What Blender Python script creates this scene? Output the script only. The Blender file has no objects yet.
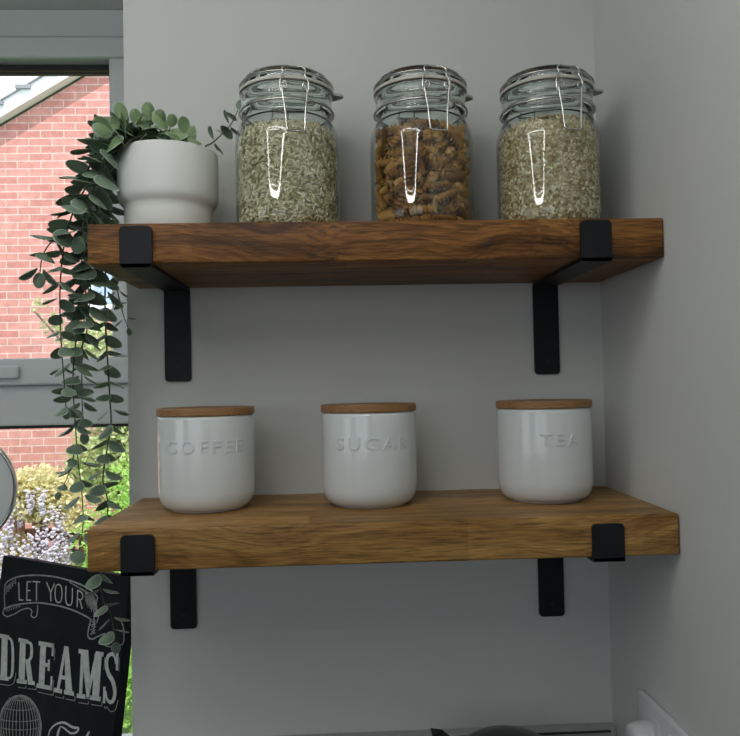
import bpy, bmesh, math, random
from mathutils import Vector, Matrix, noise
random.seed(11)
C = bpy.context.scene.collection
S = bpy.context.scene
PI = math.pi
V = Vector

# ------------------------------------------------------------------ camera
CAM = V((-.35797, -.97418, -.02069))
YAW, PIT, ROL, FPX = .04324, .02166, -.02012, 756.67
Fw = V((math.sin(YAW)*math.cos(PIT), math.cos(YAW)*math.cos(PIT), math.sin(PIT)))
Rr = V((math.cos(YAW), -math.sin(YAW), 0)); Uu = Rr.cross(Fw)
R2 = Rr*math.cos(ROL) + Uu*math.sin(ROL); U2 = R2.cross(Fw)
cd = bpy.data.cameras.new('camera'); cam = bpy.data.objects.new('camera', cd); C.objects.link(cam)
m3 = Matrix((R2, U2, -Fw)).transposed()
cam.matrix_world = Matrix.Translation(CAM) @ m3.to_4x4()
cd.sensor_width = 36; cd.sensor_fit = 'HORIZONTAL'; cd.lens = 36*FPX/740; cd.clip_start = .02; cd.clip_end = 500
S.camera = cam
def ray(x, y): return Fw + R2*((x-370)/FPX) - U2*((y-368)/FPX)
def aty(x, y, Y):
    d = ray(x, y); return CAM + d*((Y-CAM.y)/d.y)

# ------------------------------------------------------------------ materials
def mat(name, col=(.8,.8,.8), rough=.5, metal=0, **kw):
    m = bpy.data.materials.new(name); m.use_nodes = True
    b = m.node_tree.nodes['Principled BSDF']
    b.inputs['Base Color'].default_value = (*col, 1)
    b.inputs['Roughness'].default_value = rough
    b.inputs['Metallic'].default_value = metal
    for k, v in kw.items(): b.inputs[k.replace('_', ' ')].default_value = v
    return m
def nd(m, t, **kw):
    n = m.node_tree.nodes.new(t)
    for k, v in kw.items(): setattr(n, k, v)
    return n
def lk(m, a, b): m.node_tree.links.new(a, b)
def bsdf(m): return m.node_tree.nodes['Principled BSDF']
def ramp(m, fac, stops):
    r = nd(m, 'ShaderNodeValToRGB'); e = r.color_ramp.elements
    while len(e) < len(stops): e.new(.5)
    for q, (p, c) in zip(e, stops): q.position = p; q.color = (*c, 1)
    lk(m, fac, r.inputs[0]); return r
def mapped(m, scale=(1,1,1), loc=(0,0,0), rot=(0,0,0)):
    t = nd(m, 'ShaderNodeTexCoord'); p = nd(m, 'ShaderNodeMapping')
    lk(m, t.outputs['Object'], p.inputs[0]); p.inputs['Scale'].default_value = scale
    p.inputs['Location'].default_value = loc; p.inputs['Rotation'].default_value = rot
    return p.outputs[0]
def noise_n(m, vec, scale, detail=4, rough=.5, dist=0):
    n = nd(m, 'ShaderNodeTexNoise'); lk(m, vec, n.inputs['Vector'])
    n.inputs['Scale'].default_value = scale; n.inputs['Detail'].default_value = detail
    n.inputs['Roughness'].default_value = rough; n.inputs['Distortion'].default_value = dist
    return n.outputs['Fac']
def bump(m, h, strength=.2, dist=.001):
    b = nd(m, 'ShaderNodeBump'); b.inputs['Strength'].default_value = strength
    b.inputs['Distance'].default_value = dist; lk(m, h, b.inputs['Height'])
    lk(m, b.outputs[0], bsdf(m).inputs['Normal'])
def varied(name, c1, c2, scale, rough=.6, detail=3, bmp=0, bd=.001, **kw):
    m = mat(name, c1, rough, **kw); v = mapped(m)
    n = noise_n(m, v, scale, detail); r = ramp(m, n, [(.35, c1), (.65, c2)])
    lk(m, r.outputs[0], bsdf(m).inputs['Base Color'])
    if bmp: bump(m, n, bmp, bd)
    return m
def mixc(m, fac, a, b, mode='MIX'):
    x = nd(m, 'ShaderNodeMix', data_type='RGBA', blend_type=mode)
    if hasattr(fac, 'links'): lk(m, fac, x.inputs[0])
    else: x.inputs[0].default_value = fac
    for s, q in ((6, a), (7, b)):
        if isinstance(q, tuple): x.inputs[s].default_value = (*q, 1)
        else: lk(m, q, x.inputs[s])
    return x.outputs[2]
def mth(m, op, a, b=0):
    x = nd(m, 'ShaderNodeMath', operation=op)
    for i, q in enumerate((a, b)):
        if isinstance(q, (int, float)): x.inputs[i].default_value = q
        else: lk(m, q, x.inputs[i])
    return x.outputs[0]

M = {}
M['wall'] = varied('painted_plaster', (.66,.68,.665), (.70,.72,.705), 3, .75, bmp=.15, bd=.002)
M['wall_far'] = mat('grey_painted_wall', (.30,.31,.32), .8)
M['ceiling'] = mat('ceiling_white', (.8,.8,.78), .8)
M['floor'] = varied('floor_tile_grey', (.07,.065,.06), (.10,.09,.085), 6, .4)
def oak(name, dark, mid, light, seed, rough=.42, tilt=.10, ring=.6):
    m = mat(name, mid, rough+.08, Specular_IOR_Level=.3)
    v0 = mapped(m, (1,1,1), (seed, seed*.7, seed*.3))
    # slow warp makes the cathedral figure
    nz = nd(m, 'ShaderNodeTexNoise'); lk(m, v0, nz.inputs['Vector']); nz.inputs['Scale'].default_value = 5; nz.inputs['Detail'].default_value = 2
    sub = nd(m, 'ShaderNodeVectorMath', operation='MULTIPLY_ADD')
    lk(m, nz.outputs['Color'], sub.inputs[0]); sub.inputs[1].default_value = (.0, .07, .07); lk(m, v0, sub.inputs[2])
    mp = nd(m, 'ShaderNodeMapping'); lk(m, sub.outputs[0], mp.inputs[0]); mp.inputs['Scale'].default_value = (.55, 9, 9)
    broad = noise_n(m, mp.outputs[0], 5, 3, .6, .8)
    mp2 = nd(m, 'ShaderNodeMapping'); lk(m, sub.outputs[0], mp2.inputs[0]); mp2.inputs['Scale'].default_value = (1.6, 40, 40)
    fine = noise_n(m, mp2.outputs[0], 9, 4, .6)
    mp3 = nd(m, 'ShaderNodeMapping'); lk(m, v0, mp3.inputs[0]); mp3.inputs['Scale'].default_value = (4, 90, 90)
    pores = noise_n(m, mp3.outputs[0], 9, 2, .5)
    r1 = ramp(m, broad, [(.32, dark), (.5, mid), (.68, light)])
    r2 = ramp(m, fine, [(.36, (.42,.38,.35)), (.58, (1.22,1.2,1.18))])
    c1 = mixc(m, .35+.6*ring, r1.outputs[0], r2.outputs[0], 'MULTIPLY')
    r3 = ramp(m, pores, [(.38, (.35,.32,.30)), (.46, (1,1,1))])
    c2 = mixc(m, .6, c1, r3.outputs[0], 'MULTIPLY')
    wv = nd(m, 'ShaderNodeVectorMath', operation='DOT_PRODUCT'); lk(m, sub.outputs[0], wv.inputs[0]); wv.inputs[1].default_value = (tilt, .75, 1)
    cbw = nd(m, 'ShaderNodeCombineXYZ'); lk(m, wv.outputs['Value'], cbw.inputs[0])
    wt_ = nd(m, 'ShaderNodeTexWave', wave_type='BANDS', bands_direction='X', wave_profile='SAW'); lk(m, cbw.outputs[0], wt_.inputs['Vector']); wt_.inputs['Scale'].default_value = 46
    r5 = ramp(m, wt_.outputs['Fac'], [(0, (1.1,1.08,1.05)), (.6, (.98,.96,.94)), (.95, (.52,.46,.42))])
    c2 = mixc(m, ring, c2, r5.outputs[0], 'MULTIPLY')
    # staves: each glued block has its own tone
    sx = nd(m, 'ShaderNodeSeparateXYZ'); lk(m, v0, sx.inputs[0])
    row = mth(m, 'FLOOR', mth(m, 'MULTIPLY', sx.outputs['Y'], 23))
    colm = mth(m, 'FLOOR', mth(m, 'ADD', mth(m, 'MULTIPLY', sx.outputs['X'], 2.3), mth(m, 'MULTIPLY', row, .37)))
    cb = nd(m, 'ShaderNodeCombineXYZ'); lk(m, row, cb.inputs[0]); lk(m, colm, cb.inputs[1])
    wn = nd(m, 'ShaderNodeTexWhiteNoise'); lk(m, cb.outputs[0], wn.inputs['Vector'])
    r4 = ramp(m, wn.outputs['Value'], [(0, (.72,.70,.68)), (1, (1.12,1.1,1.08))])
    c3 = mixc(m, .85, c2, r4.outputs[0], 'MULTIPLY')
    lk(m, c3, bsdf(m).inputs['Base Color'])
    bump(m, fine, .25, .0006)
    return m
M['oak_top'] = oak('oiled_oak_dark', (.075,.030,.007), (.215,.095,.022), (.34,.165,.045), 1.37, .42, .14)
M['oak_low'] = oak('oiled_oak_honey', (.25,.130,.036), (.40,.225,.068), (.52,.315,.105), 4.9, .36, -.03, .30)
M['black'] = varied('black_powder_coat', (.007,.009,.012), (.010,.012,.015), 60, .5, bmp=.1, bd=.0003, Specular_IOR_Level=.25)
M['hole'] = mat('hole_black', (.004,.004,.005), .6)  # black stands in for the shade inside screw and pin holes
M['ceramic'] = mat('white_glaze', (.72,.765,.78), .12, Coat_Weight=.3)
M['pot'] = varied('matt_white_ceramic', (.76,.79,.77), (.80,.83,.81), 8, .55)
M['soil'] = varied('dark_soil', (.03,.02,.013), (.07,.05,.03), 120, .95, bmp=.8, bd=.003)
def grainy(name, dark, mid, light, sc, rough=.5):
    m = mat(name, mid, rough); v = mapped(m, sc)
    n = noise_n(m, v, 30, 3); r = ramp(m, n, [(.3, dark), (.5, mid), (.7, light)])
    lk(m, r.outputs[0], bsdf(m).inputs['Base Color']); return m
M['bamboo'] = grainy('bamboo_lid', (.20,.095,.035), (.30,.155,.06), (.38,.21,.09), (1,10,40))
def thin_glass(name, tint, ior=1.5, rough=0.0):
    m = bpy.data.materials.new(name); m.use_nodes = True; nt = m.node_tree
    nt.nodes.remove(nt.nodes['Principled BSDF']); out = nt.nodes['Material Output']
    t = nd(m, 'ShaderNodeBsdfTransparent'); t.inputs[0].default_value = (*tint, 1)
    g = nd(m, 'ShaderNodeBsdfGlossy'); g.inputs['Roughness'].default_value = rough
    f = nd(m, 'ShaderNodeLayerWeight'); f.inputs['Blend'].default_value = .5
    f0 = ((ior-1)/(ior+1))**2                      # Schlick reflectance of one glass face
    q = mth(m, 'ADD', mth(m, 'MULTIPLY', mth(m, 'POWER', f.outputs['Facing'], 4.5), .9), f0)
    x = nd(m, 'ShaderNodeMixShader'); lk(m, q, x.inputs[0]); lk(m, t.outputs[0], x.inputs[1]); lk(m, g.outputs[0], x.inputs[2])
    lk(m, x.outputs[0], out.inputs[0]); return m
M['jar_glass'] = thin_glass('clear_jar_glass', (.965,.985,.975), 1.58)
M['pane'] = thin_glass('window_glass', (.97,.98,.98), 1.35)
M['lid_glass'] = mat('thick_lid_glass', (.93,.975,.955), .01, Transmission_Weight=1.0, IOR=1.5)
M['gasket'] = mat('pale_rubber', (.62,.60,.54), .5, Subsurface_Weight=.0)
M['steel'] = mat('steel_wire', (.60,.60,.58), .22, 1)
def island(name, stops, rough=.5):
    m = mat(name, stops[1][1], rough); g = nd(m, 'ShaderNodeNewGeometry')
    r = ramp(m, g.outputs['Random Per Island'], stops); lk(m, r.outputs[0], bsdf(m).inputs['Base Color']); return m
M['rice'] = island('brown_rice', [(0, (.34,.30,.14)), (.3, (.60,.53,.32)), (.7, (.76,.71,.50)), (1, (.92,.88,.72))])
M['oats'] = island('pearl_barley', [(0, (.34,.21,.08)), (.25, (.56,.44,.24)), (.65, (.76,.66,.42)), (1, (.92,.86,.66))])
M['pasta'] = mat('wholewheat_pasta', (.4,.19,.05), .55, Specular_IOR_Level=.3)
_oi = nd(M['pasta'], 'ShaderNodeObjectInfo'); _r = ramp(M['pasta'], _oi.outputs['Random'], [(0, (.27,.125,.03)), (.5, (.44,.225,.06)), (1, (.60,.34,.11))])
lk(M['pasta'], _r.outputs[0], bsdf(M['pasta']).inputs['Base Color'])
M['leaf'] = varied('eucalyptus_leaf', (.13,.205,.145), (.22,.30,.215), 45, .55, Subsurface_Weight=0)
M['leaf_top'] = varied('eucalyptus_leaf_young', (.17,.28,.13), (.27,.38,.20), 45, .5)
M['rim'] = mat('leaf_rim', (.42,.50,.41), .6)
M['stem'] = varied('plant_stem', (.045,.07,.04), (.08,.1,.06), 80, .7)
M['upvc'] = varied('white_upvc', (.60,.635,.645), (.64,.67,.68), 2, .35)
M['upvc_far'] = mat('white_painted_timber', (.8,.82,.85), .5)
M['seal'] = mat('black_gasket', (.008,.008,.010), .5)
M['sign'] = varied('chalkboard_black', (.008,.010,.014), (.013,.015,.019), 20, .7, Specular_IOR_Level=.12)
M['chalk'] = varied('chalk_print', (.50,.54,.52), (.64,.68,.65), 160, .8)
M['chalk_dim'] = varied('chalk_print_faint', (.26,.28,.28), (.44,.47,.46), 140, .85)
M['mirror_back'] = mat('pale_grey_enamel', (.66,.70,.70), .4)
M['chrome'] = mat('chrome', (.8,.8,.8), .08, 1)
M['kettle'] = mat('black_kettle_plastic', (.012,.012,.013), .3)
M['plastic'] = mat('white_plastic', (.72,.73,.76), .35)
M['worktop'] = varied('dark_worktop', (.05,.052,.055), (.08,.08,.085), 30, .4)  # out of view; darkened to cut light bounced onto the lower wall
M['upstand'] = varied('pale_upstand', (.42,.44,.44), (.46,.48,.48), 8, .35)
M['grout'] = mat('dark_seal_line', (.03,.035,.035), .5)
M['cabinet'] = mat('cabinet_front', (.12,.13,.14), .5)  # unseen cabinet, kept dark to reduce bounced fill light
def brick_m():
    m = mat('red_brick', (.45,.15,.1), .9)
    t = nd(m, 'ShaderNodeTexCoord'); s = nd(m, 'ShaderNodeSeparateXYZ'); lk(m, t.outputs['Object'], s.inputs[0])
    c = nd(m, 'ShaderNodeCombineXYZ'); lk(m, s.outputs['X'], c.inputs[0]); lk(m, s.outputs['Z'], c.inputs[1])
    b = nd(m, 'ShaderNodeTexBrick'); lk(m, c.outputs[0], b.inputs['Vector'])
    b.inputs['Scale'].default_value = 1; b.inputs['Brick Width'].default_value = .225; b.inputs['Row Height'].default_value = .075
    b.inputs['Mortar Size'].default_value = .0055; b.inputs['Mortar Smooth'].default_value = .2
    b.inputs['Color1'].default_value = (.50,.21,.185,1); b.inputs['Color2'].default_value = (.60,.29,.26,1); b.inputs['Mortar'].default_value = (.64,.49,.46,1)
    n = noise_n(m, t.outputs['Object'], 14, 5); r = ramp(m, n, [(.3, (.82,.82,.82)), (.7, (1.08,1.08,1.08))])
    lk(m, mixc(m, 1, b.outputs['Color'], r.outputs[0], 'MULTIPLY'), bsdf(m).inputs['Base Color'])
    return m
M['brick'] = brick_m()
M['roof_tile'] = varied('grey_roof_tile', (.20,.21,.24), (.32,.33,.36), 6, .85)
M['pane_blue'] = mat('far_glass_sky_blue', (.35,.45,.6), .05, 0, Specular_IOR_Level=1.0)  # blue in the base colour stands in for the sky's reflection
def leafm(n, a, b, sc):
    m = varied(n, a, b, sc, .6)
    bs = bsdf(m); nt = m.node_tree; out = nt.nodes['Material Output']
    tr = nd(m, 'ShaderNodeBsdfTranslucent'); tr.inputs[0].default_value = (*[min(1, q*1.1) for q in b], 1)
    x = nd(m, 'ShaderNodeMixShader'); x.inputs[0].default_value = .35
    lk(m, bs.outputs[0], x.inputs[1]); lk(m, tr.outputs[0], x.inputs[2]); lk(m, x.outputs[0], out.inputs[0]); return m
M['bush'] = leafm('bright_bush_leaf', (.18,.38,.05), (.46,.68,.20), 14)
M['tree'] = leafm('pale_tree_leaf', (.24,.36,.11), (.60,.66,.36), 9)
M['vine'] = leafm('vine_leaf', (.50,.46,.22), (.82,.76,.48), 14)
M['flower'] = leafm('lilac_flower', (.60,.54,.66), (.84,.80,.88), 20)
M['fence'] = varied('weathered_fence_wood', (.22,.10,.07), (.36,.19,.14), 5, .9)
M['bark'] = varied('bark', (.10,.07,.05), (.18,.13,.09), 20, .9)
M['lawn'] = varied('lawn', (.06,.14,.03), (.15,.26,.07), 8, .95)
def emis(name, col, s):
    m = mat(name, (.9,.9,.9), .4); b = bsdf(m)
    b.inputs['Emission Color'].default_value = (*col, 1); b.inputs['Emission Strength'].default_value = s; m.cycles.emission_sampling = 'FRONT'; return m
LAMP = 16
M['led'] = emis('lit_ring_diffuser', (1,.98,.94), LAMP)
M['fill_up'] = emis('added_uplight_glow', (1,.98,.94), 12)  # added glow, no uplight known; brightens the ceiling and upper wall
M['lamp_white'] = mat('lamp_housing', (.8,.8,.8), .4)

# ------------------------------------------------------------------ mesh helpers
def obj(name, bm, m, parent=None, smooth=False, angle=None, loc=None):
    me = bpy.data.meshes.new(name)
    bmesh.ops.recalc_face_normals(bm, faces=bm.faces) if not getattr(bm, '_nr', 0) else None
    if smooth:
        for f in bm.faces: f.smooth = True
        if angle:
            for e in bm.edges:
                if len(e.link_faces) == 2 and e.calc_face_angle(0) > angle: e.smooth = False
    bm.to_mesh(me); bm.free()
    for q in (m if isinstance(m, (list, tuple)) else [m]): me.materials.append(q)
    o = bpy.data.objects.new(name, me); C.objects.link(o)
    if parent: o.parent = parent
    if loc: o.location = loc
    return o
def empty(name, loc=(0,0,0), label=None, cat=None, group=None, rotz=0):
    o = bpy.data.objects.new(name, None); C.objects.link(o); o.location = loc; o.rotation_euler = (0,0,rotz)
    o.empty_display_size = .02
    return tag(o, label, cat, group) if label else o
def tag(o, label, cat, group=None, kind=None):
    o['label'] = label; o['category'] = cat
    if group: o['group'] = group
    if kind: o['kind'] = kind
    return o
def struct(o): o['kind'] = 'structure'; return o
def box(bm, lo, hi, bev=0, seg=2, mi=0):
    b = bmesh.new() if bev else bm
    vs = [b.verts.new((x, y, z)) for x in (lo[0], hi[0]) for y in (lo[1], hi[1]) for z in (lo[2], hi[2])]
    fs = []
    for q in ((0,1,3,2), (4,6,7,5), (0,4,5,1), (2,3,7,6), (0,2,6,4), (1,5,7,3)): fs.append(b.faces.new([vs[i] for i in q]))
    for f in fs: f.material_index = mi
    if bev:
        bmesh.ops.bevel(b, geom=list(b.edges), offset=bev, segments=seg, profile=.5, affect='EDGES')
        for f in b.faces: f.material_index = mi
        merge(bm, b)
    return bm
def merge(bm, b):
    t = bpy.data.meshes.new('t'); b.to_mesh(t); b.free(); bm.from_mesh(t); bpy.data.meshes.remove(t)
def B(lo, hi, bev=0, seg=2): return box(bmesh.new(), lo, hi, bev, seg)
def lathe(bm, prof, n=64, closed=False, c=(0,0), mi=0):
    rings = []
    for r, z in prof:
        if r < 1e-6: rings.append([bm.verts.new((c[0], c[1], z))])
        else: rings.append([bm.verts.new((c[0]+r*math.cos(2*PI*i/n), c[1]+r*math.sin(2*PI*i/n), z)) for i in range(n)])
    pr = list(zip(rings, rings[1:])) + ([(rings[-1], rings[0])] if closed else [])
    for a, b in pr:
        for i in range(n):
            j = (i+1) % n
            q = [a[i % len(a)], a[j % len(a)], b[j % len(b)], b[i % len(b)]]
            u = []
            for v in q:
                if v not in u: u.append(v)
            if len(u) > 2:
                f = bm.faces.new(u); f.material_index = mi
    return bm
def cr(pts, n=8):
    """Catmull-Rom through points"""
    P = [V(p) for p in pts]; P = [P[0]*2-P[1]] + P + [P[-1]*2-P[-2]]; out = []
    for i in range(1, len(P)-2):
        a, b, c, d = P[i-1:i+3]
        for k in range(n):
            t = k/n
            out.append(.5*((2*b)+(c-a)*t+(2*a-5*b+4*c-d)*t*t+(3*b-a-3*c+d)*t**3))
    out.append(P[-2]); return out
def tube(bm, pts, r, n=8, closed=False, r1=None, mi=0):
    P = [V(p) for p in pts]; N = len(P); rings = []
    up = None
    for i in range(N):
        if closed: t = (P[(i+1) % N]-P[i-1])
        else: t = (P[min(i+1, N-1)]-P[max(i-1, 0)])
        t.normalize()
        if up is None: up = t.orthogonal().normalized()
        up = (up - t*up.dot(t)).normalized(); s = t.cross(up)
        rr = r if r1 is None else r+(r1-r)*i/(N-1)
        rings.append([bm.verts.new(P[i]+(up*math.cos(2*PI*k/n)+s*math.sin(2*PI*k/n))*rr) for k in range(n)])
    for i in range(N if closed else N-1):
        a, b = rings[i], rings[(i+1) % N]
        off = 0
        if closed and i == N-1:
            off = min(range(n), key=lambda o: sum((a[k].co-b[(k+o) % n].co).length for k in range(n)))
        for k in range(n):
            f = bm.faces.new((a[k], a[(k+1) % n], b[(k+1+off) % n], b[(k+off) % n])); f.material_index = mi
    if not closed:
        bm.faces.new(rings[0][::-1]).material_index = mi; bm.faces.new(rings[-1]).material_index = mi
    return bm
def T(pts, r, **k): return tube(bmesh.new(), pts, r, **k)
def dup(root, loc=None, label=None, group=None):
    r = root.copy(); C.objects.link(r)
    if loc: r.location = loc
    if label: r['label'] = label
    if group: r['group'] = group
    for ch in list(root.children):
        c = ch.copy(); C.objects.link(c); c.parent = r
        for g in ch.children:
            d = g.copy(); C.objects.link(d); d.parent = c
    return r
# ------------------------------------------------------------------ light
w = bpy.data.worlds.new('sky'); S.world = w; w.use_nodes = True
bg = w.node_tree.nodes['Background']; bg.inputs[0].default_value = (.89, .94, 1, 1); bg.inputs[1].default_value = 1.78
sl = bpy.data.lights.new('sun', 'SUN'); sl.energy = 5.0; sl.angle = .009; sl.color = (1, .95, .88)
so = bpy.data.objects.new('sun', sl); C.objects.link(so)
so.rotation_euler = V((-.10, .46, -.88)).to_track_quat('-Z', 'Y').to_euler()
S.view_settings.view_transform = 'Standard'; S.view_settings.look = 'None'
S.view_settings.exposure = 0; S.view_settings.gamma = 1; S.view_settings.use_curve_mapping = False
cy = S.cycles; cy.use_denoising = True; cy.transparent_max_bounces = 24; cy.max_bounces = 16; cy.use_adaptive_sampling = False; cy.sample_clamp_direct = 0; cy.caustics_reflective = False; cy.caustics_refractive = False
cy.transmission_bounces = 12; cy.sample_clamp_indirect = 4; cy.blur_glossy = .3

def portal(loc, rot, sx, sy):          # sampling guide for the sky seen through a window opening
    l = bpy.data.lights.new('window_daylight', 'AREA'); l.shape = 'RECTANGLE'; l.size = sx; l.size_y = sy; l.cycles.is_portal = True
    o = bpy.data.objects.new('window_daylight', l); C.objects.link(o); o.location = loc; o.rotation_euler = rot
portal((-1.287, .315, -.0), (-PI/2, 0, 0), 1.33, 1.2)
portal((-2.56, -1.6, .125), (0, -PI/2, 0), .75, 1.2)
portal((-1.35, -3.01, .19), (PI/2, 0, 0), 1.7, .82)

# ------------------------------------------------------------------ room shell
XW, XE = -.0115, -.624          # side wall face, window jamb edge
ZF, ZC, ZS = -1.52, .70, .593   # floor, ceiling, window soffit
SILL = -.61
bm = bmesh.new()
box(bm, (XE, 0, ZF-.1), (.14, .30, ZC+.1)); box(bm, (-1.95, 0, ZS), (XE, .30, ZC+.1))
box(bm, (-1.95, 0, ZF-.1), (XE, .30, SILL-.03)); box(bm, (-2.55, 0, ZF-.1), (-1.95, .30, ZC+.1))
struct(obj('wall_back', bm, M['wall']))
struct(obj('wall_right', B((XW, -2.9, ZF-.1), (.14, 0, ZC+.1)), M['wall']))
bm = bmesh.new()
box(bm, (-2.55, -2.9, ZF-.1), (-2.42, -2.2, ZC+.1)); box(bm, (-2.55, -1.0, ZF-.1), (-2.42, 0, ZC+.1)); box(bm, (-2.55, -2.2, .5), (-2.42, -1.0, ZC+.1)); box(bm, (-2.55, -2.2, ZF-.1), (-2.42, -1.0, -.25))
struct(obj('wall_left', bm, M['wall_far']))
bm = bmesh.new(); box(bm, (-2.55, -3.0, ZF-.1), (-2.2, -2.9, ZC+.1)); box(bm, (-.5, -3.0, ZF-.1), (.14, -2.9, ZC+.1))
box(bm, (-2.2, -3.0, ZF-.1), (-.5, -2.9, -.22)); box(bm, (-2.2, -3.0, .60), (-.5, -2.9, ZC+.1))
struct(obj('wall_front', bm, M['wall_far']))
struct(obj('floor', B((-2.42, -2.9, ZF-.1), (XW, 0, ZF)), M['floor']))
struct(obj('ceiling', B((-2.42, -2.9, ZC), (XW, 0, ZC+.1)), M['ceiling']))
dr = struct(empty('added_window_2', (-2.485, -1.6, -.25)))  # unseen window, added to let daylight onto the side wall
bm = bmesh.new()
for lo, hi in (((-.02,-.6,0), (.02,-.54,.75)), ((-.02,.54,0), (.02,.6,.75)), ((-.02,-.54,0), (.02,.54,.06)), ((-.02,-.54,.69), (.02,.54,.75))): box(bm, lo, hi, .004)
obj('window_frame', bm, M['upvc'], dr); obj('window_pane', B((-.004,-.54,.06), (.004,.54,.69)), M['pane'], dr)
dr = struct(empty('added_window_3', (-1.35, -2.95, -.22)))  # unseen window, added behind the camera for soft level daylight
bm = bmesh.new()
for lo, hi in (((-.85,-.02,0), (-.79,.02,.82)), ((.79,-.02,0), (.85,.02,.82)), ((-.79,-.02,0), (.79,.02,.06)), ((-.79,-.02,.76), (.79,.02,.82)), ((-.03,-.02,.06), (.03,.02,.76))): box(bm, lo, hi, .004)
obj('window_frame', bm, M['upvc'], dr)
for s in (-1, 1): obj('window_pane', B((min(s*.03, s*.79), -.004, .06), (max(s*.03, s*.79), .004, .76)), M['pane'], dr)

# window: outer frame, opening top light with its own sash, transom, fixed lower light
WX0, WX1, WY = -1.95, XE, .25
wi = struct(empty('window_1', (0, 0, 0)))
bm = bmesh.new()
box(bm, (WX0, WY, .547), (WX1, WY+.06, ZS), .003); box(bm, (WX0, WY, -.65), (WX1, WY+.06, -.590), .003)
box(bm, (-.672, WY, -.590), (WX1, WY+.06, .547), .003); box(bm, (WX0, WY, -.590), (WX0+.06, WY+.06, .547), .003)
box(bm, (WX0+.06, WY+.003, -.0755), (-.672, WY+.055, -.0112), .003)
obj('window_frame', bm, M['upvc'], wi)
bm = bmesh.new()
zb, zt, xr, xl = -.011, .5435, -.674, WX0+.062
def rail(lo, hi): box(bm, lo, hi, .004, 3)
rail((xl, WY-.012, .5095), (xr, WY+.04, zt)); rail((xl, WY-.012, zb), (xr, WY+.04, .0315))
rail((-.7135, WY-.012, .0315), (xr, WY+.04, .5095)); rail((xl, WY-.012, .0315), (xl+.045, WY+.04, .5095))
sa = obj('top_sash', bm, M['upvc'], wi)
h = obj('window_handle', B((-.99, WY-.024, .000), (-.856, WY-.0125, .019), .003), M['upvc'], sa)
bm = bmesh.new(); box(bm, (-1.84, WY+.016, .4995), (-.7135, WY+.030, .5093)); box(bm, (-1.84, WY+.014, .493), (-.7135, WY+.022, .4965))
box(bm, (WX0+.06, WY+.012, -.0805), (-.672, WY+.03, -.0758)); box(bm, (xl, WY-.0025, .5436), (xr, WY+.03, .5469))
obj('window_seal', bm, M['seal'], wi)
obj('window_pane', B((-1.84, WY+.024, .0315), (-.7135, WY+.028, .4995)), M['pane'], sa)
obj('window_pane', B((WX0+.06, WY+.031, -.590), (-.672, WY+.035, -.0756)), M['pane'], wi)
obj('window_sill', B((WX0, -.03, SILL-.03), (XE-.001, WY, SILL), .006), M['upvc'], wi)

# worktop, base cabinet and upstand under the shelves
wt = tag(obj('worktop', B((-1.9, -.60, -.683), (XW-.001, -.001, -.645), .003), M['worktop']), 'dark grey worktop running along the wall below the shelves', 'worktop')
cb = empty('base_cabinet', (-.95, -.29, ZF), 'dark grey base cabinet below the worktop', 'cabinet')
obj('body', B((-.93, -.27, 0), (.935, .285, .836)), M['cabinet'], cb)
for i in range(3): 
    d = obj('door', B((-.92+i*.62, -.292, .1), (-.31+i*.62, -.271, .83), .003), M['cabinet'], cb)
    obj('handle', B((-.70+i*.62, -.32, .76), (-.56+i*.62, -.293, .775), .003), M['chrome'], d)
up = empty('upstand', (-.3, 0, -.63), 'pale grey upstand strip along the wall behind the worktop', 'upstand')
obj('upstand_strip', B((-.322, -.018, -.0147), (.2875, -.001, .1675), .0015), M['upstand'], up)
obj('seal_line', B((-.322, -.0195, .1625), (.2795, -.0176, .1650)), M['grout'], up)

# ------------------------------------------------------------------ ring light (lit; it is what the jars mirror)
lp = empty('ring_light', (-.755, -.93, .51), 'lit white ring light hanging from the ceiling, mirrored in the jars', 'lamp', None, -math.radians(33))
def circ(r, z=0, n=96, c=(0,0)): return [(c[0]+r*math.cos(2*PI*i/n), c[1]+r*math.sin(2*PI*i/n), z) for i in range(n)]
def stad(r, ext, z=0):
    hw, hl, c = r, r+ext, r*.72; out = []
    for cx, cy_, a0 in ((hw-c, hl-c, 0), (-hw+c, hl-c, 90), (-hw+c, -hl+c, 180), (hw-c, -hl+c, 270)):
        for k in range(7):
            a = math.radians(a0+15*k); out.append((cx+c*math.cos(a), cy_+c*math.sin(a), z))
    return out
LR, LE = .245, .20
obj('diffuser', T(stad(LR, LE), .0095, n=8, closed=True), M['led'], lp, True)
def band(z0, z1, w):
    bm = bmesh.new(); n = len(stad(LR, LE)); q = []
    for rr, z in ((LR-w, z0), (LR+w, z0), (LR+w, z1), (LR-w, z1)): q.append([bm.verts.new(p) for p in stad(rr, LE, z)])
    for a, b_ in zip(q, q[1:]+q[:1]):
        for i in range(n): bm.faces.new((a[i], a[(i+1) % n], b_[(i+1) % n], b_[i]))
    return bm
obj('housing', band(.009, .020, .014), M['lamp_white'], lp)
obj('added_uplight', band(.0202, .0225, .012), M['fill_up'], lp)  # added strip that throws light up onto the ceiling
for x, y in ((LR, 0), (-LR, 0)): obj('hanger', T([(x, y, .0225), (0, 0, .172)], .0015, n=6), M['steel'], lp)
obj('ceiling_rose', lathe(bmesh.new(), [(0,.165), (.04,.165), (.045,.189), (0,.189)], 32), M['lamp_white'], lp)

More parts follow.
